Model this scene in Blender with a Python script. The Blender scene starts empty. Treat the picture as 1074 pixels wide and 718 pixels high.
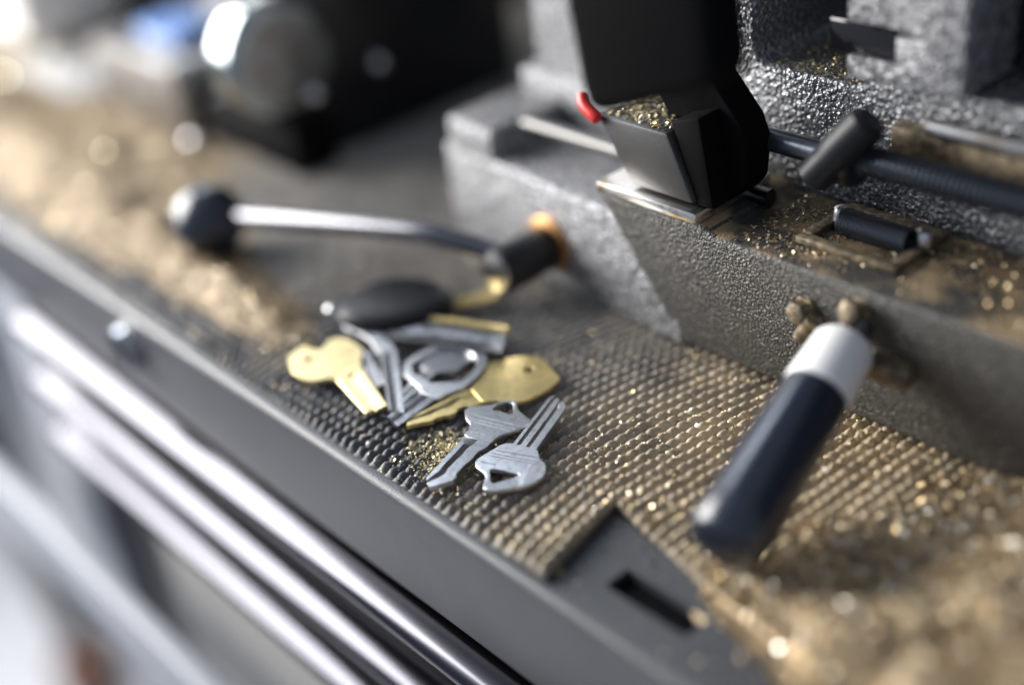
import bpy, bmesh, math, random
import numpy as np
from mathutils import Vector, Matrix

random.seed(4)
rng = np.random.default_rng(4)
U = 0.275                      # metres per layout unit (height of the camera above the mat)
sc = bpy.context.scene
COL = sc.collection

# ------------------------------------------------------------------ camera
cam_d = bpy.data.cameras.new('camera')
cam = bpy.data.objects.new('camera', cam_d)
COL.objects.link(cam)
pit, rol, yaw = math.radians(31.12), math.radians(-7.66), math.radians(-52.27)
fw = Vector((math.sin(yaw) * math.cos(pit), math.cos(yaw) * math.cos(pit), -math.sin(pit)))
rt = Vector((math.cos(yaw), -math.sin(yaw), 0))
up = rt.cross(fw)
r2 = rt * math.cos(rol) + up * math.sin(rol)
u2 = -rt * math.sin(rol) + up * math.cos(rol)
M = Matrix((r2, u2, -fw)).transposed().to_4x4()
M.translation = Vector((0, 0, U))
cam.matrix_world = M
cam_d.sensor_width = 36
cam_d.lens = 1345 / 1074 * 36
cam_d.clip_start = 0.01
cam_d.clip_end = 50
cam_d.dof.use_dof = True
cam_d.dof.focus_distance = 1.70 * U
cam_d.dof.aperture_fstop = 1.5
sc.camera = cam

# ------------------------------------------------------------------ light
wd = bpy.data.worlds.new('World')
sc.world = wd
wd.use_nodes = True
wd.node_tree.nodes['Background'].inputs[0].default_value = (0.62, 0.72, 0.9, 1)
wd.node_tree.nodes['Background'].inputs[1].default_value = 0.32


def area(name, loc, target, w, h, power, col):
    d = bpy.data.lights.new(name, 'AREA')
    d.shape = 'RECTANGLE'
    d.size, d.size_y = w, h
    d.energy = power
    d.color = col
    o = bpy.data.objects.new(name, d)
    COL.objects.link(o)
    o.location = loc
    o.rotation_euler = (Vector(target) - Vector(loc)).to_track_quat('-Z', 'Y').to_euler()
    return o


# daylight through the open van door (left, in front) and the window behind it
area('door_daylight', (-1.42, -0.22, 0.48), (-0.40, 0.22, 0.0), 0.95, 0.85, 40, (1.0, 0.98, 0.95))
area('window_daylight', (-1.62, 1.15, 1.15), (-0.35, 0.28, 0.0), 1.1, 0.9, 42, (0.78, 0.88, 1.0))

sc.view_settings.view_transform = 'Standard'
sc.view_settings.look = 'None'
sc.view_settings.gamma = 1
sc.view_settings.exposure = 0.45
sc.view_settings.use_curve_mapping = False
sc.render.engine = 'CYCLES'


# ------------------------------------------------------------------ materials
def mat(name, col, rough=0.5, metal=0.0, spec=0.5, bump=None, mottle=None, coat=0.0):
    m = bpy.data.materials.new(name)
    m.use_nodes = True
    nt = m.node_tree
    b = nt.nodes['Principled BSDF']
    b.inputs['Base Color'].default_value = (*col, 1)
    b.inputs['Roughness'].default_value = rough
    b.inputs['Metallic'].default_value = metal
    b.inputs['Specular IOR Level'].default_value = spec
    b.inputs['Coat Weight'].default_value = coat
    tc = nt.nodes.new('ShaderNodeTexCoord')
    if mottle:                       # (other colour, scale, low, high)
        n = nt.nodes.new('ShaderNodeTexNoise')
        n.inputs['Scale'].default_value = mottle[1]
        n.inputs['Detail'].default_value = 6
        nt.links.new(tc.outputs['Object'], n.inputs['Vector'])
        r = nt.nodes.new('ShaderNodeMapRange')
        r.inputs['From Min'].default_value = mottle[2]
        r.inputs['From Max'].default_value = mottle[3]
        nt.links.new(n.outputs['Fac'], r.inputs['Value'])
        mx = nt.nodes.new('ShaderNodeMix')
        mx.data_type = 'RGBA'
        mx.inputs['A'].default_value = (*col, 1)
        mx.inputs['B'].default_value = (*mottle[0], 1)
        nt.links.new(r.outputs['Result'], mx.inputs['Factor'])
        nt.links.new(mx.outputs['Result'], b.inputs['Base Color'])
    if bump:                         # (scale, distance, detail[, stretch])
        n = nt.nodes.new('ShaderNodeTexNoise')
        n.inputs['Scale'].default_value = bump[0]
        n.inputs['Detail'].default_value = bump[2]
        src = tc.outputs['Object']
        if len(bump) > 3:
            mp = nt.nodes.new('ShaderNodeMapping')
            mp.inputs['Scale'].default_value = bump[3]
            nt.links.new(src, mp.inputs['Vector'])
            src = mp.outputs['Vector']
        nt.links.new(src, n.inputs['Vector'])
        bp = nt.nodes.new('ShaderNodeBump')
        bp.inputs['Strength'].default_value = 1.0
        bp.inputs['Distance'].default_value = bump[1]
        nt.links.new(n.outputs['Fac'], bp.inputs['Height'])
        nt.links.new(bp.outputs['Normal'], b.inputs['Normal'])
    return m


def attr_mat(name, attr, rough, metal, bump=None):
    m = mat(name, (0.5, 0.5, 0.5), rough, metal, bump=bump)
    nt = m.node_tree
    a = nt.nodes.new('ShaderNodeAttribute')
    a.attribute_name = attr
    nt.links.new(a.outputs['Color'], nt.nodes['Principled BSDF'].inputs['Base Color'])
    return m


PAINT = mat('grey powder coat', (0.056, 0.058, 0.065), 0.42, 0.0, 0.5, bump=(1500, 0.00022, 2), mottle=((0.064, 0.066, 0.073), 30, 0.4, 0.6))
PANEL = mat('shade darkened sheet metal', (0.007, 0.007, 0.0085), 0.65, 0.0, 0.12, bump=(1500, 0.00008, 2), mottle=((0.06, 0.05, 0.038), 60, 0.54, 0.74))  # dark sheet, blackened further: shadow beside the torn mat put into the colour
ALU = mat('bright aluminium', (0.36, 0.40, 0.41), 0.16, 1.0, bump=(300, 0.00005, 3, (0.03, 1, 1)))
DRAWER = mat('dark drawer front', (0.03, 0.03, 0.034), 0.35)
DRAWER_PALE = mat('pale drawer front', (0.22, 0.215, 0.205), 0.45)
BLACKP = mat('black plastic', (0.008, 0.008, 0.010), 0.42, bump=(900, 0.00005, 2))
BLACKG = mat('gloss black', (0.010, 0.010, 0.012), 0.12, 0.0, 0.5, coat=0.3)
BLACKM = mat('black oxide steel', (0.020, 0.021, 0.024), 0.40, 0.4, bump=(700, 0.00008, 3))
ALUD = mat('satin drawer pull', (0.065, 0.065, 0.075), 0.19, 1.0)
MATTE = mat('matte black', (0.003, 0.003, 0.0035), 0.65, 0.0, 0.05)
BEDTOP = mat('dust smeared bed', (0.045, 0.043, 0.040), 0.6, 0.1, bump=(900, 0.0005, 3), mottle=((0.36, 0.26, 0.15), 55, 0.46, 0.66))
RODM = mat('bright rod', (0.10, 0.098, 0.095), 0.28, 1.0)
DARKM = mat('dark worn steel', (0.012, 0.013, 0.016), 0.42, 0.0, 0.25)
GRIPM = mat('black grip', (0.008, 0.013, 0.026), 0.28, 0.0, 0.8)  # navy tint puts the bluish reflected sheen into the base colour
LEVERM = mat('lever steel', (0.19, 0.19, 0.205), 0.26, 1.0)
STEEL = mat('turned steel', (0.62, 0.62, 0.63), 0.24, 1.0, bump=(500, 0.00004, 3, (0.15, 1, 1)))
STEELD = mat('dull steel', (0.33, 0.33, 0.34), 0.38, 1.0, mottle=((0.22, 0.19, 0.15), 90, 0.45, 0.65))
BLUED = mat('blued steel', (0.09, 0.10, 0.12), 0.30, 0.8, bump=(400, 0.00006, 3))
CAST = mat('grey hammertone', (0.38, 0.38, 0.395), 0.38, 0.5, bump=(640, 0.0016, 2.0), mottle=((0.14, 0.14, 0.146), 400, 0.46, 0.56))
CASTD = mat('dark hammertone', (0.075, 0.074, 0.069), 0.36, 0.4, bump=(900, 0.0013, 2), mottle=((0.20, 0.185, 0.155), 800, 0.52, 0.68))
CASTW = mat('coarse hammertone', (0.15, 0.155, 0.165), 0.30, 0.55, bump=(600, 0.0017, 1.5), mottle=((0.40, 0.405, 0.42), 560, 0.48, 0.60))
JAW = mat('worn machined steel', (0.09, 0.088, 0.087), 0.45, 0.7, bump=(800, 0.00006, 3))
PLATE = mat('bare steel plate', (0.75, 0.74, 0.72), 0.25, 1.0, mottle=((0.40, 0.27, 0.14), 70, 0.55, 0.68))
NICKEL = mat('nickel plated key', (0.50, 0.505, 0.525), 0.30, 1.0, bump=(1200, 0.00006, 4, (1, 0.25, 1)), mottle=((0.36, 0.36, 0.37), 500, 0.45, 0.7))
NICKELD = mat('tarnished nickel', (0.24, 0.24, 0.255), 0.30, 1.0, bump=(1200, 0.00006, 4), mottle=((0.10, 0.098, 0.095), 300, 0.45, 0.7))
BRASS = mat('brass key', (0.72, 0.56, 0.25), 0.32, 1.0, bump=(900, 0.00008, 4), mottle=((0.58, 0.47, 0.22), 260, 0.42, 0.62))
BRASSL = mat('pale brass key', (0.60, 0.50, 0.27), 0.34, 1.0, bump=(900, 0.00008, 4), mottle=((0.55, 0.45, 0.24), 160, 0.42, 0.62))
GOLDW = mat('brass washer', (0.45, 0.25, 0.11), 0.45, 1.0)
DUSTY = mat('brass dusted steel', (0.13, 0.105, 0.075), 0.5, 0.6, bump=(900, 0.0003, 4), mottle=((0.30, 0.235, 0.15), 300, 0.45, 0.6))
RAG = mat('grey white cloth', (0.30, 0.295, 0.29), 0.9)
WHITEP = mat('white plastic', (0.80, 0.80, 0.79), 0.5)
FERR = mat('satin white ferrule', (0.86, 0.855, 0.84), 0.40, 0.05)
CREAM = mat('cream card', (0.72, 0.62, 0.45), 0.6)
RED = mat('red plastic', (0.62, 0.03, 0.025), 0.3)
BLUE = mat('blue plastic', (0.10, 0.19, 0.42), 0.3)
BLUEP = mat('pale blue plastic', (0.24, 0.36, 0.75), 0.3)
BROWN = mat('brown card', (0.12, 0.05, 0.03), 0.6)
FLOOR = mat('pale concrete', (0.62, 0.63, 0.67), 0.7, bump=(30, 0.002, 4), mottle=((0.54, 0.55, 0.59), 4, 0.4, 0.6))
DARKW = mat('dark wall', (0.014, 0.014, 0.015), 0.7)
SKYW = mat('grey cabinet paint', (0.25, 0.265, 0.30), 0.5)


# ------------------------------------------------------------------ mesh helpers (layout units)
def empty(name, loc, label=None, cat=None, group=None):
    o = bpy.data.objects.new(name, None)
    COL.objects.link(o)
    o.location = Vector(loc) * U
    o.empty_display_size = 0.02
    if label:
        tag(o, label, cat, group)
    return o


def tag(o, label, cat, group=None):
    o['label'] = label
    o['category'] = cat
    if group:
        o['group'] = group
    return o


def wloc(o):
    v = Vector((0, 0, 0))
    while o:
        v += o.location
        o = o.parent
    return v


def link(name, me, m, parent, smooth=False, kind=None):
    o = bpy.data.objects.new(name, me)
    COL.objects.link(o)
    if parent:
        o.parent = parent
    if m:
        me.materials.append(m)
    if smooth:
        me.shade_smooth()
        try:
            me.set_sharp_from_angle(angle=math.radians(40))
        except Exception:
            pass
    if kind:
        o['kind'] = kind
    return o


def obj(name, bm, m, parent=None, smooth=True, kind=None, origin=None):
    me = bpy.data.meshes.new(name)
    bmesh.ops.recalc_face_normals(bm, faces=bm.faces)
    org = wloc(parent) if parent else Vector(origin or (0, 0, 0)) * U
    for v in bm.verts:
        v.co = v.co * U - org
    bm.to_mesh(me)
    bm.free()
    o = link(name, me, m, parent, smooth, kind)
    if not parent:
        o.location = org
    return o


def new():
    return bmesh.new()


def bevel(bm, geom, w, seg=2):
    ed = [e for e in geom if isinstance(e, bmesh.types.BMEdge) and e.is_valid]
    bmesh.ops.bevel(bm, geom=ed, offset=w, segments=seg, profile=0.5, affect='EDGES')


def box(bm, x0, x1, y0, y1, z0, z1, bev=0.0, seg=2, top_shift=(0, 0)):
    sx, sy = top_shift
    v = [bm.verts.new(p) for p in ((x0, y0, z0), (x1, y0, z0), (x1, y1, z0), (x0, y1, z0),
                                   (x0 + sx, y0 + sy, z1), (x1 + sx, y0 + sy, z1), (x1 + sx, y1 + sy, z1), (x0 + sx, y1 + sy, z1))]
    fs = [bm.faces.new([v[i] for i in f]) for f in ((3, 2, 1, 0), (4, 5, 6, 7), (0, 1, 5, 4), (1, 2, 6, 5), (2, 3, 7, 6), (3, 0, 4, 7))]
    if bev:
        bevel(bm, {e for f in fs for e in f.edges}, bev, seg)
    return bm


def prism(bm, poly, axis, a, b, bev=0.0, seg=2, lean=0.0):
    """poly in the plane across axis: 'y' -> (x,z), 'z' -> (x,y), 'x' -> (y,z)."""
    def P(p, t):
        if axis == 'y':
            return (p[0], t - lean * p[1], p[1])
        if axis == 'z':
            return (p[0], p[1], t)
        return (t, p[0], p[1])
    A = [bm.verts.new(P(p, a)) for p in poly]
    B = [bm.verts.new(P(p, b if axis != 'y' else b + lean * p[1])) for p in poly]
    n = len(poly)
    fs = [bm.faces.new(A), bm.faces.new(B[::-1])]
    for i in range(n):
        fs.append(bm.faces.new((A[i], A[(i + 1) % n], B[(i + 1) % n], B[i])))
    bmesh.ops.recalc_face_normals(bm, faces=fs)
    if bev:
        bevel(bm, {e for f in fs for e in f.edges}, bev, seg)
    return bm


def ring_path(bm, pts, rads, n=20, caps=True):
    pts = [Vector(p) for p in pts]
    if not hasattr(rads, '__len__'):
        rads = [rads] * len(pts)
    t0 = (pts[1] - pts[0]).normalized()
    ref = Vector((0, 0, 1)) if abs(t0.z) < 0.9 else Vector((0, 1, 0))
    nrm = t0.cross(ref).normalized()
    rings = []
    for i, p in enumerate(pts):
        if i == 0:
            t = pts[1] - pts[0]
        elif i == len(pts) - 1:
            t = pts[-1] - pts[-2]
        else:
            t = (pts[i + 1] - pts[i]).normalized() + (pts[i] - pts[i - 1]).normalized()
        if t.length < 1e-9:
            t = t0.copy()
        t.normalize()
        t0 = t
        nrm = (nrm - t * nrm.dot(t)).normalized()
        bn = t.cross(nrm)
        rings.append([bm.verts.new(p + (nrm * math.cos(2 * math.pi * k / n) + bn * math.sin(2 * math.pi * k / n)) * rads[i]) for k in range(n)])
    for a, b in zip(rings, rings[1:]):
        for k in range(n):
            bm.faces.new((a[k], a[(k + 1) % n], b[(k + 1) % n], b[k]))
    if caps:
        bm.faces.new(rings[0][::-1])
        bm.faces.new(rings[-1])
    return bm


def lathe(bm, p0, direction, prof, n=28):
    """prof: (distance along direction, radius)."""
    d = Vector(direction).normalized()
    return ring_path(bm, [Vector(p0) + d * (t + 1e-6 * i) for i, (t, r) in enumerate(prof)], [max(r, 1e-4) for t, r in prof], n)


def smooth_path(pts, k=8):
    pts = [Vector(p) for p in pts]
    out = []
    for i in range(len(pts) - 1):
        p0, p1, p2, p3 = pts[max(i - 1, 0)], pts[i], pts[i + 1], pts[min(i + 2, len(pts) - 1)]
        for j in range(k):
            t = j / k
            out.append(0.5 * ((2 * p1) + (p2 - p0) * t + (2 * p0 - 5 * p1 + 4 * p2 - p3) * t * t + (3 * p1 - p0 - 3 * p2 + p3) * t ** 3))
    out.append(pts[-1])
    return out


def ball(bm, c, r, sub=3):
    g = bmesh.ops.create_icosphere(bm, subdivisions=sub, radius=r)
    bmesh.ops.translate(bm, verts=g['verts'], vec=c)
    return bm


def grid_mesh(name, X, Y, Z, keep=None, attrs=None):
    """mesh from 2-D arrays (layout units)."""
    ny, nx = X.shape
    co = np.stack([X, Y, Z], -1).reshape(-1, 3) * U
    idx = np.arange(nx * ny).reshape(ny, nx)
    q = np.stack([idx[:-1, :-1], idx[:-1, 1:], idx[1:, 1:], idx[1:, :-1]], -1).reshape(-1, 4)
    if keep is not None:
        q = q[keep.reshape(-1)]
    return raw_mesh(name, co, q, attrs)


def raw_mesh(name, co, q, attrs=None):
    me = bpy.data.meshes.new(name)
    k = q.shape[1]
    me.vertices.add(len(co))
    me.vertices.foreach_set('co', np.ascontiguousarray(co, np.float32).ravel())
    me.loops.add(q.size)
    me.loops.foreach_set('vertex_index', np.ascontiguousarray(q, np.int32).ravel())
    me.polygons.add(len(q))
    me.polygons.foreach_set('loop_start', np.arange(0, q.size, k, dtype=np.int32))
    me.update(calc_edges=True)
    for n, a in (attrs or {}).items():
        at = me.attributes.new(n, 'FLOAT_COLOR', 'POINT')
        at.data.foreach_set('color', np.ascontiguousarray(a, np.float32).ravel())
    me.validate()
    return me


_tab = rng.random((8, 256, 256))


def vnoise(x, y, s, k=0):
    x = np.asarray(x) * s + 57.3
    y = np.asarray(y) * s + 91.7
    i, j = np.floor(x).astype(int), np.floor(y).astype(int)
    a, b = x - i, y - j
    a, b = a * a * (3 - 2 * a), b * b * (3 - 2 * b)
    T = _tab[k % 8]
    g = lambda p, q: T[p % 256, q % 256]
    return (g(i, j) * (1 - a) + g(i + 1, j) * a) * (1 - b) + (g(i, j + 1) * (1 - a) + g(i + 1, j + 1) * a) * b


def ss(t):
    t = np.clip(t, 0, 1)
    return t * t * (3 - 2 * t)


# ------------------------------------------------------------------ floor and room behind
bm = new()
box(bm, -14, 6, -6, 8, -3.4, -3.3)
floor = obj('floor', bm, FLOOR, kind='structure')
bm = new()
box(bm, -9, 3, 2.25, 2.35, -3.3, 3.0)
obj('wall_back', bm, DARKW, kind='structure')

# ------------------------------------------------------------------ tool chest
ZP = -0.014                      # level of the bare top panel
XL, XR = -4.6, -0.05
chest = empty('tool_chest', (-1.6, 0.7, -0.9), 'grey steel tool chest with bright drawer pulls under the rubber mat', 'tool chest')
# top sheet: panel with slot, folded over a rounded front edge into the rim
sx0, sx1, sy0, sy1 = -0.840, -0.716, 0.737, 0.775
bm = new()
xs = [XL, sx0, sx1, XR]
ys = [0.692, sy0, sy1, 2.2]
V = {}
for i, x in enumerate(xs):
    for j, y in enumerate(ys):
        V[i, j] = bm.verts.new((x, y, ZP))
for i in range(3):
    for j in range(3):
        if (i, j) != (1, 1):
            bm.faces.new((V[i, j], V[i + 1, j], V[i + 1, j + 1], V[i, j + 1]))
lo = {}
for i in (1, 2):
    for j in (1, 2):
        lo[i, j] = bm.verts.new((xs[i], ys[j], ZP - 0.012))
for a, b in (((1, 1), (2, 1)), ((2, 1), (2, 2)), ((2, 2), (1, 2)), ((1, 2), (1, 1))):
    bm.faces.new((V[a], V[b], lo[b], lo[a]))
prev = [V[0, 0], V[3, 0]]
R0 = 0.012
for k in range(1, 9):
    a = math.pi / 2 * k / 8
    y, z = 0.689 - R0 * math.sin(a), ZP - R0 + R0 * math.cos(a)
    cur = [bm.verts.new((XL, y, z)), bm.verts.new((XR, y, z))]
    bm.faces.new((prev[0], cur[0], cur[1], prev[1]) if k > 1 else (V[0, 0], V[1, 0], V[2, 0], V[3, 0], cur[1], cur[0]))
    prev = cur
for y, z in ((0.681, -0.190), (0.683, -0.196), (0.700, -0.198)):
    cur = [bm.verts.new((XL, y, z)), bm.verts.new((XR, y, z))]
    bm.faces.new((prev[0], cur[0], cur[1], prev[1]))
    prev = cur
obj('top_panel', bm, PAINT, chest, smooth=True).data.materials.append(PANEL)
tp = [o for o in chest.children if o.name.startswith('top_panel')][0]
for p in tp.data.polygons:
    if p.normal.z > 0.95 and p.center.z > -0.02 * U + 0.9 * U - 1e-3:
        p.material_index = 1
bm = new()
box(bm, sx0 - 0.02, sx1 + 0.02, sy0 - 0.012, sy1 + 0.02, ZP - 0.12, ZP - 0.0125)
bmesh.ops.delete(bm, geom=[f for f in bm.faces if f.normal.z > 0.9], context='FACES')
obj('slot_cup', bm, MATTE, chest)
bm = new()
ring_path(bm, [(-1.952, 0.683, -0.085), (-1.952, 0.655, -0.085), (-1.952, 0.655, -0.085)], [0.042, 0.042, 0.028], 28, caps=False)
obj('lock_ring', bm, STEEL, chest)
bm = new()
ring_path(bm, [(-1.952, 0.6795, -0.085), (-1.952, 0.662, -0.085)], [0.0415, 0.040], 28)
obj('lock_plug', bm, BLACKP, chest)
# carcass
bm = new()
box(bm, -2.78, XR - .02, 0.74, 2.18, -3.0, -0.12)
obj('carcass', bm, BLACKP, chest)
bm = new()
box(bm, -2.78, -2.56, 0.695, 0.739, -1.6, -0.1985, 0.004)
obj('corner_post', bm, SKYW, chest)
# drawers
X0D = -2.52
for i, (z1, h, m) in enumerate(((-0.203, 0.135, DRAWER), (-0.345, 0.135, DRAWER), (-0.487, 0.135, DRAWER), (-0.632, 0.20, DRAWER_PALE), (-0.84, 0.24, DRAWER))):
    bm = new()
    x0 = X0D if i < 3 else -2.20
    box(bm, x0, XR - .03, 0.697, 0.739, z1 - h, z1 - 0.012, 0.003)
    d = obj('drawer', bm, m, chest)
    if i < 3:
        prof = []
        hh = 0.056
        yb, zc = 0.697, z1 - 0.010 - hh / 2
        for k in range(13):
            a = -math.pi / 2 + math.pi * k / 12
            prof.append((yb - 0.055 * math.cos(a) - 0.0005 if abs(math.cos(a)) > 1e-6 else yb - 0.0005, zc + hh / 2 * math.sin(a)))
        bm = new()
        prism(bm, prof, 'x', x0 + 0.012, XR - .04)
        obj('drawer_pull', bm, ALUD, d)
        bm = new()
        prism(bm, [(y - 0.001, zc + (z - zc) * 1.02) for y, z in prof], 'x', x0, x0 + 0.0115)
        obj('pull_end_cap', bm, BLACKP, d)

# lower rail of a cart standing in front of the chest
rail = empty('cart_rail', (-2.2, 0.55, -0.8), 'pale grey square rail running low along the front of the drawers', 'rail')
bm = new()
box(bm, -5.5, -0.2, 0.515, 0.56, -0.80, -0.62, 0.010)
obj('rail_tube', bm, SKYW, rail)

# things far below on the floor
t = empty('floor_stand', (-5.1, 1.12, -3.3), 'dark slanting leg standing on the bright floor at lower left', 'stand leg')
bm = new()
ring_path(bm, [(-4.82, 0.965, -1.6), (-5.13, 1.12, -3.296)], [0.10, 0.085], 14)
obj('leg', bm, BLACKM, t)
bm = new()
lathe(bm, (-5.13, 1.12, -3.299), (0, 0, 1), [(0, 0.13), (0.05, 0.12), (0.06, 0.09)], 16)
obj('foot', bm, BLACKP, t)
bm = new()
box(bm, -4.95, -4.70, 0.90, 1.1, -3.296, -3.05, 0.03)
t = obj('cardboard_block', bm, BROWN, origin=(-4.82, 1.0, -3.3))
tag(t, 'small reddish brown block at the foot of the dark slanting leg', 'block')


# ------------------------------------------------------------------ rubber mat
PITCH = 0.0176


def tear_x(y):
    return -0.893 - 0.217 * (y - 0.691)


def cut_y(x):
    return 0.843 - 0.20 * (x + 0.926)


def mat_h(x, y, beads=True):
    g = 0.42 * (y - 0.85) ** 2 * ss((x + 2.6) / 1.0) * (1 - ss((x + 0.95) / 0.2) * 0.8)
    g = g - 0.16 * (y - 0.85) * np.exp(-((x + 0.92) / 0.08) ** 2) * (y < 0.86)
    w = x - g + 0.004 * (vnoise(x, y, 9, 1) - 0.5)
    u = w / PITCH
    row = np.floor(u + 0.5)
    v = y / PITCH + 0.05 * np.sin(row * 1.7) + 0.3 * (vnoise(x, y, 6, 2) - 0.5)
    su = np.abs(2 * (u - row))
    r = (1 - su ** 2) ** 1.05
    sv = np.abs(2 * (v - np.floor(v + 0.5)))
    b = 1 - sv ** 2.4
    cell = np.sin(row * 12.9898 + np.floor(v + 0.5) * 78.233) * 43758.5453
    cell = cell - np.floor(cell)
    near = 1 - ss((y - 0.72) / 0.16) * 0.4
    k = (0.34 + 0.22 * (1 - cell)) * (0.4 + 0.6 * near)
    h = r * (1 - k + k * b) * (0.82 + 0.18 * cell) * (0.88 + 0.24 * vnoise(x, y, 30, 3))
    z = -0.0130 + 0.0140 * h * (0.86 + 0.22 * vnoise(x, y, 12, 6))
    # grooves clogged with swarf in patches
    clog = ss((vnoise(x, y, 17, 1) * 0.7 + vnoise(x, y, 48, 3) * 0.3 - 0.54) / 0.25) * (0.35 + 0.65 * ss((x + 0.95) / 0.15)) * ss((x + 1.25) / 0.25)
    z = np.maximum(z, -0.0130 + 0.0080 * clog + 0.0016 * vnoise(x, y, 230, 5))
    z = z + 0.005 * (vnoise(x, y, 4, 4) - 0.5)
    # the torn corner lifts a little
    z = z + 0.010 * np.exp(-((x + 0.915) / 0.06) ** 2) * ss((1.0 - y) / 0.25)
    return z, h


xs = np.concatenate([np.arange(XL + .02, -2.3, 0.0065), np.arange(-2.3, -1.72, 0.0042), np.arange(-1.72, -0.06, 0.0021)])
ys = np.concatenate([np.arange(0.6945, 1.24, 0.0022), np.arange(1.24, 2.2, 0.008)])
X, Y = np.meshgrid(xs, ys)
Z, Hh = mat_h(X, Y)
cut = (X > tear_x(Y)) & (Y < cut_y(X))
Z[cut] = ZP + 0.0008
edge = (Y < 0.6955)
Z[edge] = ZP + 0.0008
keep = ~(cut[:-1, :-1] & cut[1:, :-1] & cut[:-1, 1:] & cut[1:, 1:])
# brass dust: how much of it has settled where
n = 0.55 * vnoise(X, Y, 14, 5) + 0.45 * vnoise(X, Y, 60, 6)
reg = 0.22 + 0.40 * ss((Y - 0.76) / 0.2) + 0.42 * ss((X + 1.28 - 0.35 * (Y - 0.75)) / 0.35) + 0.45 * ss((X + 0.86) / 0.2) + 0.12 * ss((-1.45 - X) / 0.6)
dust = np.clip((n - 0.62) * 0.7 + reg * 0.95 - 0.10, 0, 1)
dust = np.clip(dust * (1.12 - 0.30 * Hh * vnoise(X, Y, 80, 2)), 0, 0.92)
rub = np.array([0.075, 0.079, 0.090])
wm = ss((X + 1.35) / 0.5)[..., None]
dc = np.array([0.42, 0.39, 0.345]) * (1 - wm) + np.array([0.55, 0.44, 0.30]) * wm
gl = np.clip(vnoise(X, Y, 240, 7) - 0.5, 0, 1)[..., None] * np.array([0.25, 0.2, 0.12])
colr = rub * (1 - dust[..., None]) + dc * dust[..., None] + gl * dust[..., None]
colr[cut | (Z < -0.0128)] = (0.012, 0.012, 0.013)  # clean cut rubber, set darker still: shadow at the tear painted in
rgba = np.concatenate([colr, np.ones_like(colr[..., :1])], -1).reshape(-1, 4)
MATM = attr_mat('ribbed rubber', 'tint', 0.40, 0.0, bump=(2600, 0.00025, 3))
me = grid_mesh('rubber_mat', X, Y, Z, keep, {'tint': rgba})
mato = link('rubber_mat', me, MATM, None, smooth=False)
me.shade_smooth()
tag(mato, 'black beaded rubber mat dusted with brass, torn at one corner by the slot', 'mat')

# ------------------------------------------------------------------ brass filings
CHIP = attr_mat('brass filings', 'tint', 0.34, 0.5)


def chips(name, x, y, z, size, label, tint, parent=None, flat=0.6):
    n = len(x)
    a = rng.random(n) * 2 * np.pi
    el = rng.normal(0, flat, n)
    rl = rng.normal(0, flat, n)
    d = np.stack([np.cos(a) * np.cos(el), np.sin(a) * np.cos(el), np.sin(el)], -1)
    s = np.stack([-np.sin(a), np.cos(a), np.zeros(n)], -1)
    nn = np.cross(d, s)
    s2 = s * np.cos(rl)[:, None] + nn * np.sin(rl)[:, None]
    nn2 = np.cross(d, s2)
    L = (size * (0.6 + 0.9 * rng.random(n)))[:, None]
    W = L * (0.12 + 0.7 * rng.random(n) ** 1.5)[:, None]
    c = np.stack([x, y, z + 0.35 * size], -1)
    curl = (rng.random(n)[:, None] - 0.3) * 0.7 * L
    P = np.stack([c - d * L - s2 * W, c - d * L * 0.6 + s2 * W, c + d * L + s2 * W * 0.6 + nn2 * curl, c + d * L * 0.7 - s2 * W + nn2 * curl], 1)
    q = np.arange(4 * n).reshape(n, 4)
    tri = np.concatenate([q[:, [0, 1, 2]], q[:, [0, 2, 3]]], 0)
    t = np.asarray(tint)[rng.integers(0, len(tint), n)] * (0.30 + 1.05 * rng.random(n))[:, None]
    t = np.concatenate([t, np.ones((n, 1))], -1)
    t = np.repeat(t[:, None, :], 4, 1).reshape(-1, 4)
    org = wloc(parent) if parent else Vector((0, 0, 0))
    me = raw_mesh(name, P.reshape(-1, 3) * U - np.array(org), tri, {'tint': t})
    o = link(name, me, CHIP, parent)
    o['kind'] = 'stuff'
    if not parent:
        tag(o, label, 'filings')
    return o


GLINT = attr_mat('bright metal flakes', 'tint', 0.16, 1.0)
TAN = [(0.62, 0.45, 0.24), (0.52, 0.37, 0.19), (0.70, 0.55, 0.33), (0.44, 0.31, 0.17), (0.78, 0.66, 0.45), (0.60, 0.47, 0.31)]
MIX = TAN + [(0.8, 0.78, 0.74), (0.66, 0.62, 0.3), (0.72, 0.55, 0.22)]


def heap_r(x, y):
    xx = x + 0.18 * (vnoise(x, y, 9, 1) - 0.5) + 0.05 * (vnoise(x, y, 30, 2) - 0.5)
    yy = y + 0.06 * (vnoise(x, y, 16, 3) - 0.5)
    m = ss((xx + 0.74) / 0.42) * ss((yy - 0.735) / 0.09)
    return 0.075 * m * (0.9 + 0.2 * vnoise(x, y, 11, 4)) + 0.006 * m * vnoise(x, y, 40, 5) + 0.006 * m * vnoise(x, y, 170, 6) - 0.004


def heap_l(x, y):
    yc = 0.805 + 0.085 * (-x - 1.6) + 0.05 * (vnoise(x, x * 0, 5, 1) - 0.5)
    wdt = 0.04 + 0.08 * ss((-1.6 - x) / 1.0)
    m = np.exp(-((y - yc) / wdt) ** 2) * ss((-1.48 - x) / 0.35)
    wide = ss((-2.05 - x) / 0.5) * ss((y - 0.76) / 0.12) * ss((1.25 - y) / 0.2)
    f = 0.035 * m * (0.3 + 1.1 * vnoise(x, y, 14, 2)) + 0.02 * wide * (0.3 + vnoise(x, y, 9, 3))
    return f + 0.004 * vnoise(x, y, 50, 4) * (m + wide) - 0.004


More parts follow.
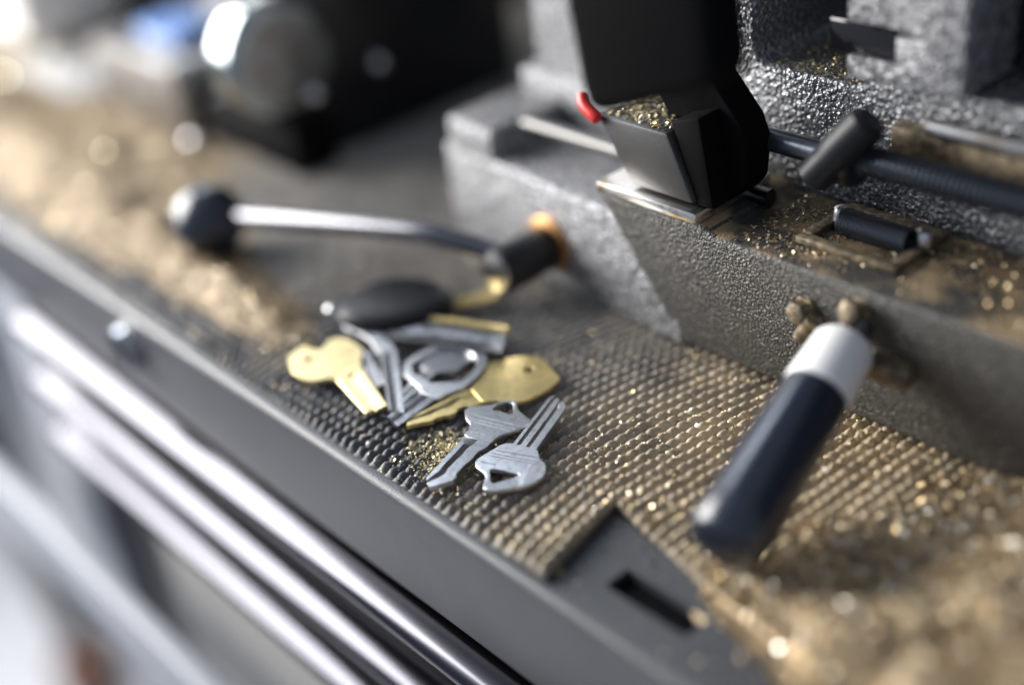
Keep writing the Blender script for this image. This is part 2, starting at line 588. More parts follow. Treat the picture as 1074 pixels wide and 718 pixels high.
HEAPM = attr_mat('settled brass dust', 'tint', 0.55, 0.25, bump=(1500, 0.0008, 4))
for nm, fn, (xa, xb, ya, yb), lab in (('filings_heap', heap_r, (-0.80, -0.06, 0.70, 1.165), 'loose heap of tan brass filings beside the black handle at the right'),
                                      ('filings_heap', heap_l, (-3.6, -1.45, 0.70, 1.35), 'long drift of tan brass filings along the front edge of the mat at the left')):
    st = 0.0035 if fn is heap_r else 0.008
    X, Y = np.meshgrid(np.arange(xa, xb, st), np.arange(ya, yb, st))
    base = np.where((X > tear_x(Y)) & (Y < cut_y(X)), ZP, -0.006)
    hh = fn(X, Y)
    Z = base + hh
    nn_ = vnoise(X, Y, 120, 6) * 0.5 + vnoise(X, Y, 40, 7) * 0.5
    colr = np.array([0.80, 0.60, 0.36]) + (nn_[..., None] - 0.4) * np.array([0.5, 0.41, 0.30])
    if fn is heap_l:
        colr = colr * np.array([0.34, 0.34, 0.35])  # left drift's colour darkened to offset overexposure from the near lamp
    rgba = np.concatenate([np.clip(colr, 0.03, 1), np.ones_like(colr[..., :1])], -1).reshape(-1, 4)
    ok = hh > -0.0035
    keep = ok[:-1, :-1] | ok[1:, :-1] | ok[:-1, 1:] | ok[1:, 1:]
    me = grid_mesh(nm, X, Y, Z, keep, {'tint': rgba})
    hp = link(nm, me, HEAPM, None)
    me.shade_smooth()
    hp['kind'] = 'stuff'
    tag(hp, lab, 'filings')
    # loose chips over it
    N = 130000 if fn is heap_r else 36000
    x = xa - 0.12 + rng.random(N) * (xb - xa + 0.12)
    y = ya + rng.random(N) * (yb - ya)
    h = fn(x, y)
    on = (h > -0.002) | (rng.random(N) < 0.05)
    onp = (x > tear_x(y)) & (y < cut_y(x))
    on &= ~(onp & (h <= -0.002) & (rng.random(N) < 0.8))
    x, y, h, onp = x[on], y[on], np.maximum(h[on], 0), onp[on]
    z = np.where(onp, ZP, np.where(h > 0.004, -0.006, mat_h(x, y)[0])) + h
    big = rng.random(len(x))
    insl = (x > sx0 - 0.01) & (x < sx1 + 0.01) & (y > sy0 - 0.01) & (y < sy1 + 0.01)
    x, y, z, big = x[~insl], y[~insl], z[~insl], big[~insl]
    c = chips('filings', x, y, z, np.where(big > 0.88, 0.0048, 0.0022) if fn is heap_r else np.where(big > 0.75, 0.0050, 0.0026), '', TAN + [(0.85, 0.8, 0.7)] if fn is heap_r else [(a * .6, b * .6, c_ * .6) for a, b, c_ in TAN], hp, 0.7)  # left chips dimmed in colour against the same strong lamp light

    # a few bright flakes
    N = 260 if fn is heap_r else 120
    x = xa + 0.04 + rng.random(N) * (xb - xa - 0.05)
    y = ya + 0.03 + rng.random(N) * (yb - ya - 0.03)
    h = fn(x, y)
    sel = h > 0.004
    x, y, h = x[sel], y[sel], h[sel]
    g = chips('bright_flakes', x, y, np.where((x > tear_x(y)) & (y < cut_y(x)), ZP, -0.006) + h + 0.003, np.full(len(x), 0.0048), '', [(0.95, 0.92, 0.86), (0.95, 0.85, 0.62)], hp, 0.5)
    g.data.materials.clear()
    g.data.materials.append(GLINT)

# fine dust and chips scattered over the mat
N = 150000
x = -1.75 + rng.random(N) * 1.25
y = 0.70 + rng.random(N) * 0.49
p = 0.12 + 0.5 * ss((x + 1.25 - 0.3 * (y - 0.75)) / 0.3) + 0.4 * ss((x + 0.85) / 0.15)
p = p + 0.9 * np.exp(-(((x + 1.165) / 0.05) ** 2 + ((y - 0.765) / 0.035) ** 2)) + 0.8 * np.exp(-(((x + 1.12) / 0.04) ** 2 + ((y - 0.84) / 0.05) ** 2))
on = (rng.random(N) < p * (0.4 + 1.0 * vnoise(x, y, 18, 2))) & ~((x > tear_x(y)) & (y < cut_y(x)))
x, y = x[on], y[on]
z, h = mat_h(x, y)
sel = (h < 0.6) | (rng.random(len(x)) < 0.45)
x, y, z = x[sel], y[sel], z[sel]
chips('filings', x, y, z, np.where(rng.random(len(x)) > 0.97, 0.0024, 0.0014), 'fine glittering brass dust scattered over the beads of the rubber mat', MIX, None, 0.6)
# a denser golden patch under the front keys
N = 1700
x = -1.165 + rng.normal(0, 0.035, N)
y = 0.775 + rng.normal(0, 0.028, N)
z, h = mat_h(x, y)
chips('filings', x, y, np.maximum(z, -0.004), np.full(N, 0.0017), 'small patch of yellow filings between the brass key and the front nickel key',
      [(0.75, 0.62, 0.30), (0.62, 0.53, 0.28), (0.85, 0.77, 0.52), (0.5, 0.40, 0.2)], None, 0.6)


# ------------------------------------------------------------------ keys
def poly_at(L, u):
    us = [p[0] for p in L]
    vs = [p[1] for p in L]
    return float(np.interp(u, us, vs))


def make_key(label, cat, base, ang, bow, holes, Lf, Rt, grooves, zf, m, thick=0.0075, ridges=None, cuts=None, group='loose keys on the rubber mat', mb=None):
    """bow: outline (u,v); Lf, Rt: edges of the blade from bow to tip; zf(u,v): height of the underside."""
    ca, sa = math.cos(math.radians(ang)), math.sin(math.radians(ang))

    def W(u, v, z):
        return Vector((base[0] + u * ca - v * sa, base[1] + u * sa + v * ca, zf(u, v) + z))
    t = empty('key', (base[0], base[1], zf(0, 0)), label, cat, group)
    if bow:
        cu = bpy.data.curves.new('bow', 'CURVE')
        cu.dimensions = '2D'
        cu.fill_mode = 'BOTH'
        for k, pl in enumerate([bow] + holes):
            sp = cu.splines.new('POLY')
            n = len(pl)
            P = [Vector((a, b, 0)) for a, b in pl]
            for _ in range(1 if k == 0 else 0):
                Q = []
                for i in range(len(P)):
                    a, b = P[i], P[(i + 1) % len(P)]
                    Q += [a * 0.86 + b * 0.14, a * 0.14 + b * 0.86]
                P = Q
            sp.points.add(len(P) - 1)
            for i, p in enumerate(P):
                sp.points[i].co = (p.x, p.y, 0, 1)
            sp.use_cyclic_u = True
        cu.extrude = thick / 2 - 0.0009
        cu.bevel_depth = 0.0009
        cu.bevel_resolution = 1
        tmp = bpy.data.objects.new('tmp', cu)
        COL.objects.link(tmp)
        dg = bpy.context.evaluated_depsgraph_get()
        me = bpy.data.meshes.new_from_object(tmp.evaluated_get(dg))
        bpy.data.objects.remove(tmp)
        bm = new()
        bm.from_mesh(me)
        bpy.data.meshes.remove(me)
        bmesh.ops.remove_doubles(bm, verts=bm.verts, dist=1e-6)
        for v in bm.verts:
            v.co = W(v.co.x, v.co.y, v.co.z + thick / 2)
        for (u0, v0, u1, v1) in (ridges or []):      # raised shoulder lines stamped across the bow
            d = Vector((u1 - u0, v1 - v0))
            nrm = Vector((-d.y, d.x)).normalized() * 0.0008
            a = [W(u0 + nrm.x * s, v0 + nrm.y * s, thick + 0.0001) for s in (-1, 1)] + [W(u1 + nrm.x * s, v1 + nrm.y * s, thick + 0.0001) for s in (1, -1)]
            b = [W(u0, v0, thick + 0.0009), W(u1, v1, thick + 0.0009)]
            A = [bm.verts.new(p) for p in a]
            B = [bm.verts.new(p) for p in b]
            bm.faces.new((A[0], B[0], B[1], A[3]))
            bm.faces.new((A[1], A[2], B[1], B[0]))
        obj('bow', bm, mb or m, t, smooth=False)
    if Lf:
        u0, u1 = min(Lf[0][0], Rt[0][0]), max(Lf[-1][0], Rt[-1][0])
        ns = 56
        fr = [0, 0.03]
        gz = [-0.0012, 0]
        for c, w, dpt in sorted(grooves):
            fr += [c - w, c + w * 0.82, c + w]
            gz += [0, -dpt, 0]
        fr += [0.97, 1.0]
        gz += [0, -0.0012]
        bm = new()
        rows = []
        for i in range(ns + 1):
            s = i / ns
            uL = Lf[0][0] + (Lf[-1][0] - Lf[0][0]) * s
            uR = Rt[0][0] + (Rt[-1][0] - Rt[0][0]) * s
            vL, vR = poly_at(Lf, uL), poly_at(Rt, uR)
            if cuts:
                c = cuts(s)
                vR = vR + (vL - vR) * c
            top = []
            fade = min(1, s / 0.06)
            for f, g in zip(fr, gz):
                top.append(bm.verts.new(W(uL + (uR - uL) * f, vL + (vR - vL) * f, thick * 0.92 + g * (fade if abs(g) > 0.0013 else 1))))
            bot = [bm.verts.new(W(uL, vL, 0.0004)), bm.verts.new(W(uR, vR, 0.0004))]
            rows.append((top, bot))
        for (t0, b0), (t1, b1) in zip(rows, rows[1:]):
            for k in range(len(t0) - 1):
                bm.faces.new((t0[k], t0[k + 1], t1[k + 1], t1[k]))
            bm.faces.new((t0[0], t1[0], b1[0], b0[0]))
            bm.faces.new((t0[-1], b0[1], b1[1], t1[-1]))
            bm.faces.new((b0[0], b1[0], b1[1], b0[1]))
        for top, bot in (rows[0], rows[-1]):
            bm.faces.new(top + bot[::-1])
        o = obj('blade', bm, m, t, smooth=True)
        o.data.set_sharp_from_angle(angle=math.radians(25))
    return t


def bitting(seed, n=6, depth=0.35, start=0.25):
    r = random.Random(seed)
    ds = [r.uniform(0.1, 1) * depth for _ in range(n)]

    def f(s):
        if s < start:
            return 0.0
        q = (s - start) / (1 - start) * n
        i = min(int(q), n - 1)
        a = q - i
        nx = ds[min(i + 1, n - 1)]
        k = min(max((a - 0.45) / 0.4, 0), 1)
        return (ds[i] * (1 - k) + nx * k) * min(1, (s - start) / 0.06)
    return f


# front right: uncut nickel blank with two grooves, bow towards the camera
make_key('uncut nickel key blank with two grooves, its triangular bow hole nearest the camera', 'key', (-1.056, 0.746), 109.3,
         [(.000, -.004), (.002, .006), (.022, .013), (.030, .020), (.036, .036), (.046, .043), (.055, .041), (.074, .033), (.086, .028), (.092, .022), (.094, .014),
          (.094, -.022), (.088, -.027), (.078, -.034), (.071, -.046), (.060, -.053), (.048, -.055), (.036, -.050), (.022, -.040), (.008, -.018)],
         [[(.041, .015), (.036, .017), (.014, .004), (.014, -.004), (.034, -.022), (.041, -.026), (.043, -.022)]],
         [(.090, .015), (.200, .0165), (.207, .012)], [(.090, -.022), (.186, -.0185), (.196, -.012)],
         [(.25, .085, .0044), (.63, .085, .0044)], lambda u, v: 0.0035 + 0.045 * max(u - 0.03, 0) , NICKEL,
         ridges=[(.062, .032, .066, -.044), (.067, .030, .071, -.040), (.074, .028, .079, -.032), (.047, .036, .048, .014)])
# front left: cut nickel key, blade towards the camera
make_key('cut nickel key with one wide groove, its tip nearest the front rim', 'key', (-1.175, 0.900), -72.45,
         [(.000, -.004), (.000, .004), (.012, .010), (.020, .018), (.026, .030), (.032, .043), (.040, .045), (.048, .043), (.060, .036), (.070, .027), (.080, .021), (.096, .019),
          (.096, -.022), (.080, -.024), (.070, -.028), (.062, -.040), (.054, -.046), (.044, -.053), (.036, -.052), (.022, -.026), (.010, -.017)],
         [[(.031, -.020), (.032, .012), (.026, .014), (.006, .003), (.006, -.009), (.016, -.018)]],
         [(.094, -.023), (.190, -.020), (.194, -.018)], [(.094, .021), (.184, .018), (.208, -.004)],
         [(.38, .14, .0048)], lambda u, v: 0.0045 + 0.010 * max(0.1 - u, 0), NICKEL, cuts=bitting(3, 7, 0.20, 0.10),
         ridges=[(.050, -.044, .050, .040), (.058, -.040, .058, .036), (.064, -.035, .064, .031), (.084, -.022, .084, .018)])
# big brass key
make_key('large yellow brass key with rounded square bow lying behind two nickel keys', 'key', (-1.182, 0.980), -106.7,
         [(-.002, .016), (-.004, .010), (-.006, -.050), (.004, -.064), (.026, -.078), (.066, -.083), (.082, -.076), (.097, -.058), (.104, -.046), (.112, -.041),
          (.112, .003), (.098, .009), (.088, .014), (.074, .032), (.060, .035), (.018, .027)],
         [[(.014, -.032), (.018, -.040), (.028, -.041), (.033, -.035), (.029, -.027), (.018, -.026)]],
         [(.105, -.044), (.215, -.020)], [(.105, .006), (.175, .009), (.224, -.004)],
         [(.36, .17, .0056)], lambda u, v: 0.004 - 0.005 * u, BRASS, cuts=bitting(8, 6, 0.22, 0.15))
# open-bow key
make_key('silver key with a wide open ring bow, dark blade beside the large brass key', 'key', (-1.290, 0.943), -84.7,
         [(.000, .006), (-.014, -.020), (-.012, -.048), (.010, -.085), (.040, -.094), (.075, -.094), (.096, -.070), (.104, -.026), (.112, -.021),
          (.112, .015), (.096, .018), (.070, .030), (.040, .026), (.016, .018)],
         [[(.012, -.002), (.000, -.022), (.002, -.044), (.018, -.074), (.042, -.082), (.072, -.082), (.086, -.064), (.090, -.022), (.064, .015), (.042, .013), (.022, .007)]],
         [(.108, -.019), (.180, -.016)], [(.108, .014), (.188, .015)],
         [(.45, .16, .0034)], lambda u, v: 0.009 - 0.03 * u, NICKELD, thick=0.008, mb=NICKEL)
# key lying inside the ring
make_key('flat dull silver key showing through the open ring bow', 'key', (-1.36, 0.955), -72,
         [(.0, -.02), (.0, .03), (.03, .045), (.07, .035), (.085, .012), (.085, -.012), (.06, -.035), (.02, -.035)], [],
         [(.08, -.012), (.17, -.010)], [(.08, .012), (.17, .010)], [(.5, .15, .003)], lambda u, v: 0.004, NICKEL)
# bluish silver key, blade pointing at the viewer
make_key('slim bright silver key pointing at the viewer beside the pale brass key', 'key', (-1.56, 0.913), -26.6,
         [(.050, -.034), (.020, -.030), (-.004, -.014), (-.009, .004), (.007, .022), (.040, .022), (.070, .014), (.100, .020), (.150, .031), (.150, .004), (.110, .000), (.080, -.012)], [],
         [(.144, .006), (.297, -.009)][::1], [(.150, .031), (.314, .011)], [(.5, .18, .003)], lambda u, v: 0.014 - 0.03 * u, NICKEL, thick=0.008)
make_key('short silver blade lying between the pale brass key and the slim silver key', 'key', (-1.46, 0.838), -20, None, [],
         [(0, .014), (.10, .012)], [(0, -.012), (.105, -.010)], [(.5, .18, .003)], lambda u, v: 0.003, NICKELD)
# pale brass key at the left
make_key('pale brass key with a three-lobed bow, leftmost of the loose keys', 'key', (-1.509, 0.750), 3.1,
         [(-.020, .006), (-.028, .039), (.000, .044), (.006, .052), (-.007, .077), (.006, .092), (.031, .095), (.060, .088), (.078, .067), (.097, .056), (.097, .020), (.076, .009), (.060, -.014), (.020, -.015)],
         [[(.00, .018), (.014, .014), (.020, .024), (.006, .030)]],
         [(.085, .060), (.201, .018)], [(.085, .015), (.190, -.014)], [(.45, .17, .0034)], lambda u, v: 0.010 - 0.02 * u, BRASSL, ridges=[(.02, -.010, .02, .080), (.05, -.010, .045, .080), (.07, .010, .066, .064)])

# car key with a black plastic head
t = empty('car_key', (-1.52, 0.95, 0.02), 'car key with an oval black plastic head behind the silver keys', 'key', 'loose keys on the rubber mat')
bm = new()
ba, bs = math.radians(50.2), (-1.569, 0.877)
pl = [(-.006, -.012), (.010, .034), (.040, .066), (.083, .082), (.143, .064), (.184, .020), (.186, -.026), (.150, -.058), (.100, -.068), (.050, -.060), (.014, -.042)]
P = [Vector((a, b)) for a, b in pl]
for _ in range(2):
    Q = []
    for i in range(len(P)):
        a, b = P[i], P[(i + 1) % len(P)]
        Q += [a * .75 + b * .25, a * .25 + b * .75]
    P = Q
cen = Vector((.09, .0))
rings = []
for sc_, zz in ((0.86, 0.008), (1.0, 0.016), (1.0, 0.030), (0.94, 0.036), (0.72, 0.041), (0.35, 0.043)):
    rings.append([bm.verts.new((bs[0] + q.x * math.cos(ba) - q.y * math.sin(ba), bs[1] + q.x * math.sin(ba) + q.y * math.cos(ba), zz)) for q in [cen + (p - cen) * sc_ for p in P]])
for a, b in zip(rings, rings[1:]):
    for k in range(len(a)):
        bm.faces.new((a[k], a[(k + 1) % len(a)], b[(k + 1) % len(a)], b[k]))
bm.faces.new(rings[0][::-1])
bm.faces.new(rings[-1])
obj('key_head', bm, DARKM, t)
bm = new()
for (u, v) in ((0.02, -0.005),):
    cx, cy = bs[0] + u * math.cos(ba) - v * math.sin(ba), bs[1] + u * math.sin(ba) + v * math.cos(ba)
    ball(bm, (cx - 0.02, cy - 0.02, 0.030), 0.011, 3)
obj('key_ring_stud', bm, STEEL, t)
make_key('short brass key tip sticking out behind the black plastic key head', 'key', (-1.452, 1.002), 62.2, None, [],
         [(-.04, .022), (.085, .019)], [(-.04, -.020), (.084, -.013)], [(.5, .15, .003)], lambda u, v: 0.012, BRASS, cuts=bitting(5, 3, .3, .1))
make_key('silver key with brass worn teeth lying right of the black plastic key head', 'key', (-1.419, 0.923), 26.6, None, [],
         [(-.05, .028), (.025, .046), (.132, .031)], [(-.05, -.025), (.060, -.027), (.150, -.031)], [(.55, .15, .003)], lambda u, v: 0.016, NICKELD)
k = [o for o in COL.objects if o.get('label', '').startswith('silver key with brass worn teeth')][0]
bm = new()
ca, sa = math.cos(math.radians(26.6)), math.sin(math.radians(26.6))
for i in range(14):
    u = -0.03 + i * 0.0125
    v = 0.040 - 0.0009 * i
    hgt = 0.006 + 0.006 * random.random()
    c = (-1.419 + u * ca - v * sa, 0.923 + u * sa + v * ca)
    lathe(bm, (c[0], c[1], 0.0235), (0.1, 0.1, 1), [(0, 0.008), (hgt * .4, 0.0075), (hgt * .7, 0.003)], 8)
obj('worn_teeth', bm, BRASS, k)

# ------------------------------------------------------------------ the key cutting machine
mach = empty('key_cutting_machine', (-1.1, 1.4, 0), 'grey hammertone key cutting machine standing on the rubber mat', 'machine')
bm = new()
prism(bm, [(-1.675, 1.206), (-1.10, 1.163), (-1.10, 1.80), (-1.675, 1.80)], 'z', -0.004, 0.172, 0.010, 3)
base = obj('base_casting', bm, CAST, mach)
bm = new()
prism(bm, [(-1.655, 1.2045), (-1.530, 1.195), (-1.530, 1.40), (-1.655, 1.40)], 'z', 0.165, 0.223, 0.009, 3)
obj('end_post', bm, CAST, mach)
bm = new()
box(bm, -1.64, -1.38, 1.362, 1.60, 0.166, 0.262, 0.012, 3)
obj('column_foot', bm, CAST, mach)
bm = new()
box(bm, -1.63, -1.39, 1.392, 1.60, 0.25, 0.85, 0.012, 3)
obj('column', bm, CAST, mach)
# carriage bed at the right
bm = new()
prism(bm, [(-1.236, 0.219), (-1.040, 0.219), (-1.022, 0.208), (-0.06, 0.208), (-0.06, 0.003), (-1.112, 0.003)], 'y', 1.168, 1.334, 0.008, 3, lean=0.10)
bed = obj('carriage_bed', bm, CASTD, mach)
bed.data.materials.append(BEDTOP)
for p in bed.data.polygons:
    if p.normal.z > 0.9:
        p.material_index = 1
# spring pocket on top of the bed
bm = new()
pz = 0.2095
for (x0, x1, y0, y1) in ((-0.925, -0.775, 1.196, 1.212), (-0.925, -0.775, 1.302, 1.318), (-0.925, -0.909, 1.213, 1.301), (-0.791, -0.775, 1.213, 1.301)):
    box(bm, x0, x1, y0, y1, pz, pz + 0.010, 0.002)
obj('spring_frame', bm, DUSTY, mach)
bm = new()
hel = [(-0.895 + 0.10 * k / 260, 1.257 + 0.016 * math.cos(k * 0.5), pz + 0.014 + 0.016 * math.sin(k * 0.5)) for k in range(261)]
ring_path(bm, hel, 0.003, 6)
obj('spring', bm, BLUED, mach)
for x, y in ((-0.905, 1.268), (-0.785, 1.272)):
    bm = new()
    lathe(bm, (x, y, pz), (0, 0, 1), [(0, 0.012), (0.020, 0.012), (0.027, 0.009), (0.030, 0.003)], 16)
    obj('bolt_head', bm, STEEL, mach)
# back casting with its U-shaped opening
bm = new()
arc = [(-1.10 + 0.022 * (1 - math.cos(a)), 0.374 + 0.022 * (1 - math.sin(a))) for a in [math.pi / 2 * k / 5 for k in range(6)]]
prism(bm, [(-1.195, 0.15), (-1.195, 0.86), (-1.10, 0.86)] + arc + [(-0.935, 0.374), (-0.918, 0.380), (-0.910, 0.394), (-0.06, 0.396), (-0.06, 0.15)], 'y', 1.336, 1.72, 0.007, 3)
obj('back_casting', bm, CASTW, mach)
# vice block with slot, standing in front of the casting
bm = new()
prism(bm, [(-0.922, 0.401), (-0.760, 0.405), (-0.760, 0.62), (-0.922, 0.62), (-0.922, 0.474), (-0.848, 0.474), (-0.848, 0.470), (-0.812, 0.469), (-0.812, 0.465), (-0.852, 0.465), (-0.852, 0.430), (-0.922, 0.430)], 'y', 1.296, 1.46, 0.0018, 2)
obj('vice_block', bm, CAST, mach)
bm = new()
box(bm, -0.952, -0.853, 1.300, 1.40, 0.431, 0.473, 0.003)
obj('vice_insert', bm, BLACKG, mach)
bm = new()
box(bm, -0.754, -0.06, 1.40, 1.72, 0.398, 0.9, 0.01)
obj('shade_box', bm, BLACKP, mach)  # black box added to stand for the shadowed interior behind the block
# rods and screw between bed and casting
bm = new()
lathe(bm, (-1.515, 1.26, 0.222), (1, 0, 0), [(0, 0.010), (0.003, 0.0135), (0.50, 0.0135)], 20)
obj('guide_rod', bm, RODM, mach)
bm = new()
lathe(bm, (-1.03, 1.26, 0.309), (1, 0, 0), [(0, 0.016), (0.17, 0.016)], 20)
obj('feed_rod', bm, BLUED, mach)
bm = new()
prof = []
k = 0
xx = 0.0
while xx < 0.78:
    prof += [(xx, 0.0205), (xx + 0.002, 0.0205), (xx + 0.004, 0.0165), (xx + 0.006, 0.0165)]
    xx += 0.008
lathe(bm, (-0.87, 1.262, 0.315), (1, 0, 0), prof, 18)
obj('feed_screw', bm, BLUED, mach)
bm = new()
lathe(bm, (-0.905, 1.26, 0.312), (1, 0, 0), [(0, 0.030), (0.004, 0.034), (0.030, 0.034), (0.034, 0.030)], 24)
obj('screw_collar', bm, BLACKM, mach)
bm = new()
pts = [(-0.922, 1.225, 0.288), (-0.892, 1.238, 0.326), (-0.855, 1.256, 0.374)]
ring_path(bm, smooth_path(pts, 6), [0.016] + [0.024] * 5 + [0.026] * 6 + [0.018], 16)
obj('thumb_lever', bm, DARKM, mach)
bm = new()
box(bm, -0.86, -0.06, 1.302, 1.333, 0.300, 0.348, 0.004)
obj('rod_shelf', bm, DUSTY, mach)
bm = new()
lathe(bm, (-0.805, 1.296, 0.3625), (1, 0, 0), [(0, 0.008), (0.004, 0.012), (0.75, 0.012)], 18)
obj('upper_rod', bm, STEELD, mach)
# vice jaw on its bare steel plate
bm = new()
prism(bm, [(-1.232, 1.140), (-1.045, 1.140), (-1.045, 1.30), (-1.232, 1.30)], 'z', 0.2205, 0.238, 0.004, 2)
plate = obj('slide_plate', bm, PLATE, mach)
bm = new()
prism(bm, [(-1.172, 0.243), (-1.058, 0.243), (-1.100, 0.336), (-1.232, 0.336)], 'y', 1.152, 1.29, 0.005, 2)
obj('lower_jaw', bm, JAW, mach)
bm = new()
prism(bm, [(-1.0565, 0.240), (-1.030, 0.240), (-1.050, 0.366), (-1.098, 0.350)], 'y', 1.160, 1.25, 0.003, 2)
obj('jaw_side', bm, MATTE, mach)
bm = new()
prism(bm, [(-1.040, 0.462), (-1.022, 0.446), (-0.852, 0.508), (-0.834, 0.528), (-0.845, 0.66), (-0.90, 0.95), (-1.12, 0.95)], 'y', 0.950, 1.02, 0.020, 4)
box(bm, -1.10, -0.95, 1.021, 1.25, 0.80, 0.95, 0.01)
obj('upper_jaw', bm, MATTE, mach)
bm = new()
prism(bm, [(-1.09, 0.2405), (-1.030, 0.2405), (-1.012, 0.262), (-1.005, 0.318), (-1.018, 0.350), (-1.085, 0.425), (-1.12, 0.52), (-1.18, 0.85), (-1.27, 0.85), (-1.18, 0.40)], 'y', 1.202, 1.255, 0.006, 2)
obj('jaw_post', bm, MATTE, mach)
bm = new()
ring_path(bm, smooth_path([(-1.262, 1.160, 0.356), (-1.250, 1.150, 0.345), (-1.222, 1.146, 0.332)], 5), [0.006] + [0.0095] * 9 + [0.008], 14)
obj('indicator_tip', bm, RED, mach)

# lever with the ball knob at the left
lev = new()
lathe(lev, (-1.398, 1.185, 0.066), (0, -1, 0), [(0, 0.034), (0.005, 0.038), (0.104, 0.038), (0.112, 0.036), (0.115, 0.031)], 30)
lever = obj('lever', lev, BLACKM, mach)
bm = new()
lathe(bm, (-1.398, 1.0695, 0.066), (0, -1, 0), [(0, 0.032), (0.003, 0.032), (0.0035, 0.006)], 26)
obj('hub_end', bm, STEEL, lever)
bm = new()
lathe(bm, (-1.396, 1.191, 0.070), (0, -1, 0), [(0, 0.047), (0.013, 0.047), (0.016, 0.043)], 30)
obj('brass_washer', bm, GOLDW, lever)
bm = new()
pth = smooth_path([(-1.380, 1.105, 0.074), (-1.43, 1.085, 0.090), (-1.50, 1.045, 0.111), (-1.60, 1.012, 0.107), (-1.80, 0.952, 0.088), (-1.955, 0.902, 0.071)], 6)
ring_path(bm, pth, 0.0165, 20)
obj('lever_arm', bm, LEVERM, lever)
bm = new()
ball(bm, (-1.975, 0.888, 0.066), 0.066, 4)
obj('ball_knob', bm, GRIPM, lever)

# clamp handle pointing towards the camera at the right
A = Vector((-0.792, 1.148, 0.158))
B = Vector((-0.730, 0.825, 0.058))
D = (B - A).normalized()
Lh = (B - A).length
bm = new()
lathe(bm, A, D, [(-0.005, 0.020), (0.05, 0.020)], 20)
hand = obj('clamp_handle', bm, STEELD, mach)
bm = new()
lathe(bm, A + D * 0.030, D, [(0, 0.024), (0.006, 0.034), (0.014, 0.039), (0.085, 0.0425), (0.088, 0.040)], 32)
obj('ferrule', bm, FERR, hand)
bm = new()
lathe(bm, A + D * 0.118, D, [(0, 0.036), (0.004, 0.041), (0.05, 0.044), (0.12, 0.046), (0.19, 0.0475), (0.226, 0.0465), (0.235, 0.042), (0.239, 0.034), (0.240, 0.018)], 32)
obj('grip', bm, GRIPM, hand)
for (c, d, r, l) in (((-0.872, 1.150, 0.150), (-0.1, -1, 0.1), 0.015, 0.022), ((-0.790, 1.150, 0.178), (0, -1, 0.3), 0.015, 0.030)):
    bm = new()
    lathe(bm, c, d, [(0, r * 1.25), (l * 0.2, r * 1.25), (l * 0.21, r), (l * 0.95, r), (l, r * 0.85)], 6)
    obj('set_screw', bm, DUSTY, hand)
bm = new()
ring_path(bm, [(-0.872, 1.141, 0.112), (-0.850, 1.138, 0.150)], 0.011, 12)
obj('lug', bm, DUSTY, hand)
bm = new()
box(bm, -0.765, -0.705, 1.118, 1.150, 0.105, 0.132, 0.006)
obj('cross_pin', bm, DUSTY, hand)

# filings lying on the machine (stuff parts of it)
N = 9000
x = -1.0 + rng.random(N) * 0.92
y = 1.156 + rng.random(N) * 0.17
on = rng.random(N) < 0.15 + 1.3 * ss((vnoise(x, y, 12, 1) - 0.4) / 0.3)
x, y = x[on], y[on]
chips('filings', x, y, np.full(len(x), 0.2085), np.full(len(x), 0.0019), '', TAN, mach, 0.5)
N = 2600
x = -1.075 + rng.random(N) * 0.155
y = 1.342 + rng.random(N) * 0.37
chips('filings', x, y, np.full(N, 0.3745), np.full(N, 0.0018), '', [(0.8, 0.62, 0.25), (0.6, 0.45, 0.2), (0.4, 0.3, 0.15), (0.9, 0.8, 0.55)], mach, 0.7)
N = 900
x = -1.225 + rng.random(N) * 0.12
y = 1.158 + rng.random(N) * 0.12
chips('filings', x, y, np.full(N, 0.3365), np.full(N, 0.003), '', [(0.8, 0.68, 0.4), (0.6, 0.45, 0.2), (0.9, 0.85, 0.7)], mach, 0.7)
N = 500
x = -1.10 + rng.random(N) * 1.0
y = 1.150 + rng.normal(0, 0.006, N)
chips('filings', x, y, np.full(N, 0.001), np.full(N, 0.0016), '', MIX, mach, 0.6)

# ------------------------------------------------------------------ things further back
m2 = empty('grinder', (-2.5, 1.4, 0), 'black bench machine with a chrome drum behind the ball knob lever', 'machine')
bm = new()
box(bm, -2.62, -2.17, 1.27, 1.80, -0.004, 0.95, 0.012)
obj('body', bm, BLACKG, m2)
bm = new()
lathe(bm, (-2.235, 1.205, 0.232), (1, 0, 0), [(0, 0.100), (0.006, 0.118), (0.060, 0.120), (0.072, 0.117), (0.080, 0.109), (0.082, 0.100), (0.078, 0.094)], 40)
drum = obj('drum', bm, ALU, m2)
bm = new()
lathe(bm, (-2.1538, 1.205, 0.232), (1, 0, 0), [(0, 0.094), (0.001, 0.07), (0.007, 0.03)], 36)
obj('drum_face', bm, STEELD, drum)
for p in ((-2.44, 1.195, 0.083), (-2.128, 1.24, 0.155), (-2.46, 1.12, 0.018), (-2.155, 1.42, 0.155)):
    bm = new()
    ball(bm, p, 0.020, 2)
    obj('bolt', bm, STEEL, m2)
bm = new()
box(bm, -2.47, -2.12, 1.17, 1.268, 0.0, 0.10, 0.01)
obj('foot', bm, MATTE, m2)

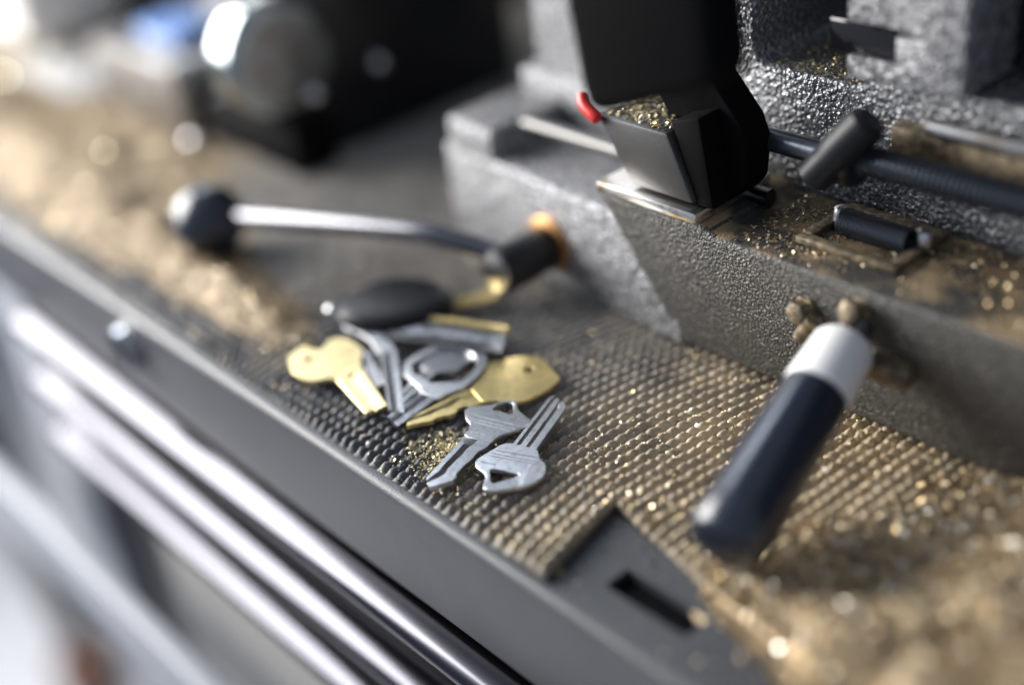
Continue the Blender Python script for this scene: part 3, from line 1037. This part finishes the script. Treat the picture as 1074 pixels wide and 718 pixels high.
bm = new()
box(bm, -2.93, -2.53, 1.138, 1.45, -0.004, 0.165, 0.008)
t = obj('steel_block', bm, STEELD, origin=(-2.7, 1.3, 0))
tag(t, 'blurred grey steel block left of the chrome drum', 'block')
bm = new()
box(bm, -2.80, -2.60, 1.20, 1.34, 0.166, 0.205, 0.01)
t = obj('plastic_tray', bm, BLUE, origin=(-2.7, 1.27, 0.166))
tag(t, 'small blue plastic tray lying on the grey steel block', 'tray')
bm = new()
box(bm, -2.86, -2.74, 1.50, 1.56, 0.0, 0.50, 0.01, 2, (0.05, 0.0))
t = obj('plastic_bottle', bm, BLUEP, origin=(-2.8, 1.53, 0))
tag(t, 'tall blurred blue plastic container standing behind the grey block', 'container')
bm = new()
box(bm, -3.55, -2.95, 1.50, 1.85, -0.004, 0.50, 0.012)
t = obj('equipment_case', bm, BLACKP, origin=(-3.2, 1.6, 0))
tag(t, 'dark equipment case behind the grey block at far left', 'case')
bm = new()
box(bm, -4.15, -3.52, 1.20, 1.55, 0.03, 0.55, 0.015)
box(bm, -4.10, -3.56, 1.25, 1.52, -0.005, 0.029, 0.004)
t = obj('white_box', bm, WHITEP, origin=(-3.8, 1.4, 0))
tag(t, 'blurred white box in the far left corner', 'box')
bm = new()
X, Y = np.meshgrid(np.linspace(-3.42, -2.99, 40), np.linspace(1.06, 1.24, 24))
e = np.clip(1 - ((X + 3.205) / 0.215) ** 4, 0, 1) * np.clip(1 - ((Y - 1.15) / 0.09) ** 4, 0, 1)
Z = 0.002 + e * (0.02 + 0.03 * vnoise(X, Y, 18, 3))
me = grid_mesh('white_rag', X, Y, Z)
t = link('white_rag', me, RAG, None, True)
bm.free()
tag(t, 'crumpled white rag on the mat in front of the white box', 'rag')
pk = empty('parts_packet', (-1.31, 1.84, 0), 'white and cream packet with a red band seen through the opening of the casting', 'packet')
bm = new()
box(bm, -1.46, -1.16, 1.80, 1.88, -0.004, 0.255, 0.004)
obj('packet_body', bm, WHITEP, pk)
bm = new()
box(bm, -1.45, -1.17, 1.81, 1.87, 0.2555, 0.42, 0.004)
obj('packet_top', bm, CREAM, pk)
bm = new()
box(bm, -1.29, -1.265, 1.794, 1.7995, 0.0, 0.255)
obj('red_band', bm, RED, pk)
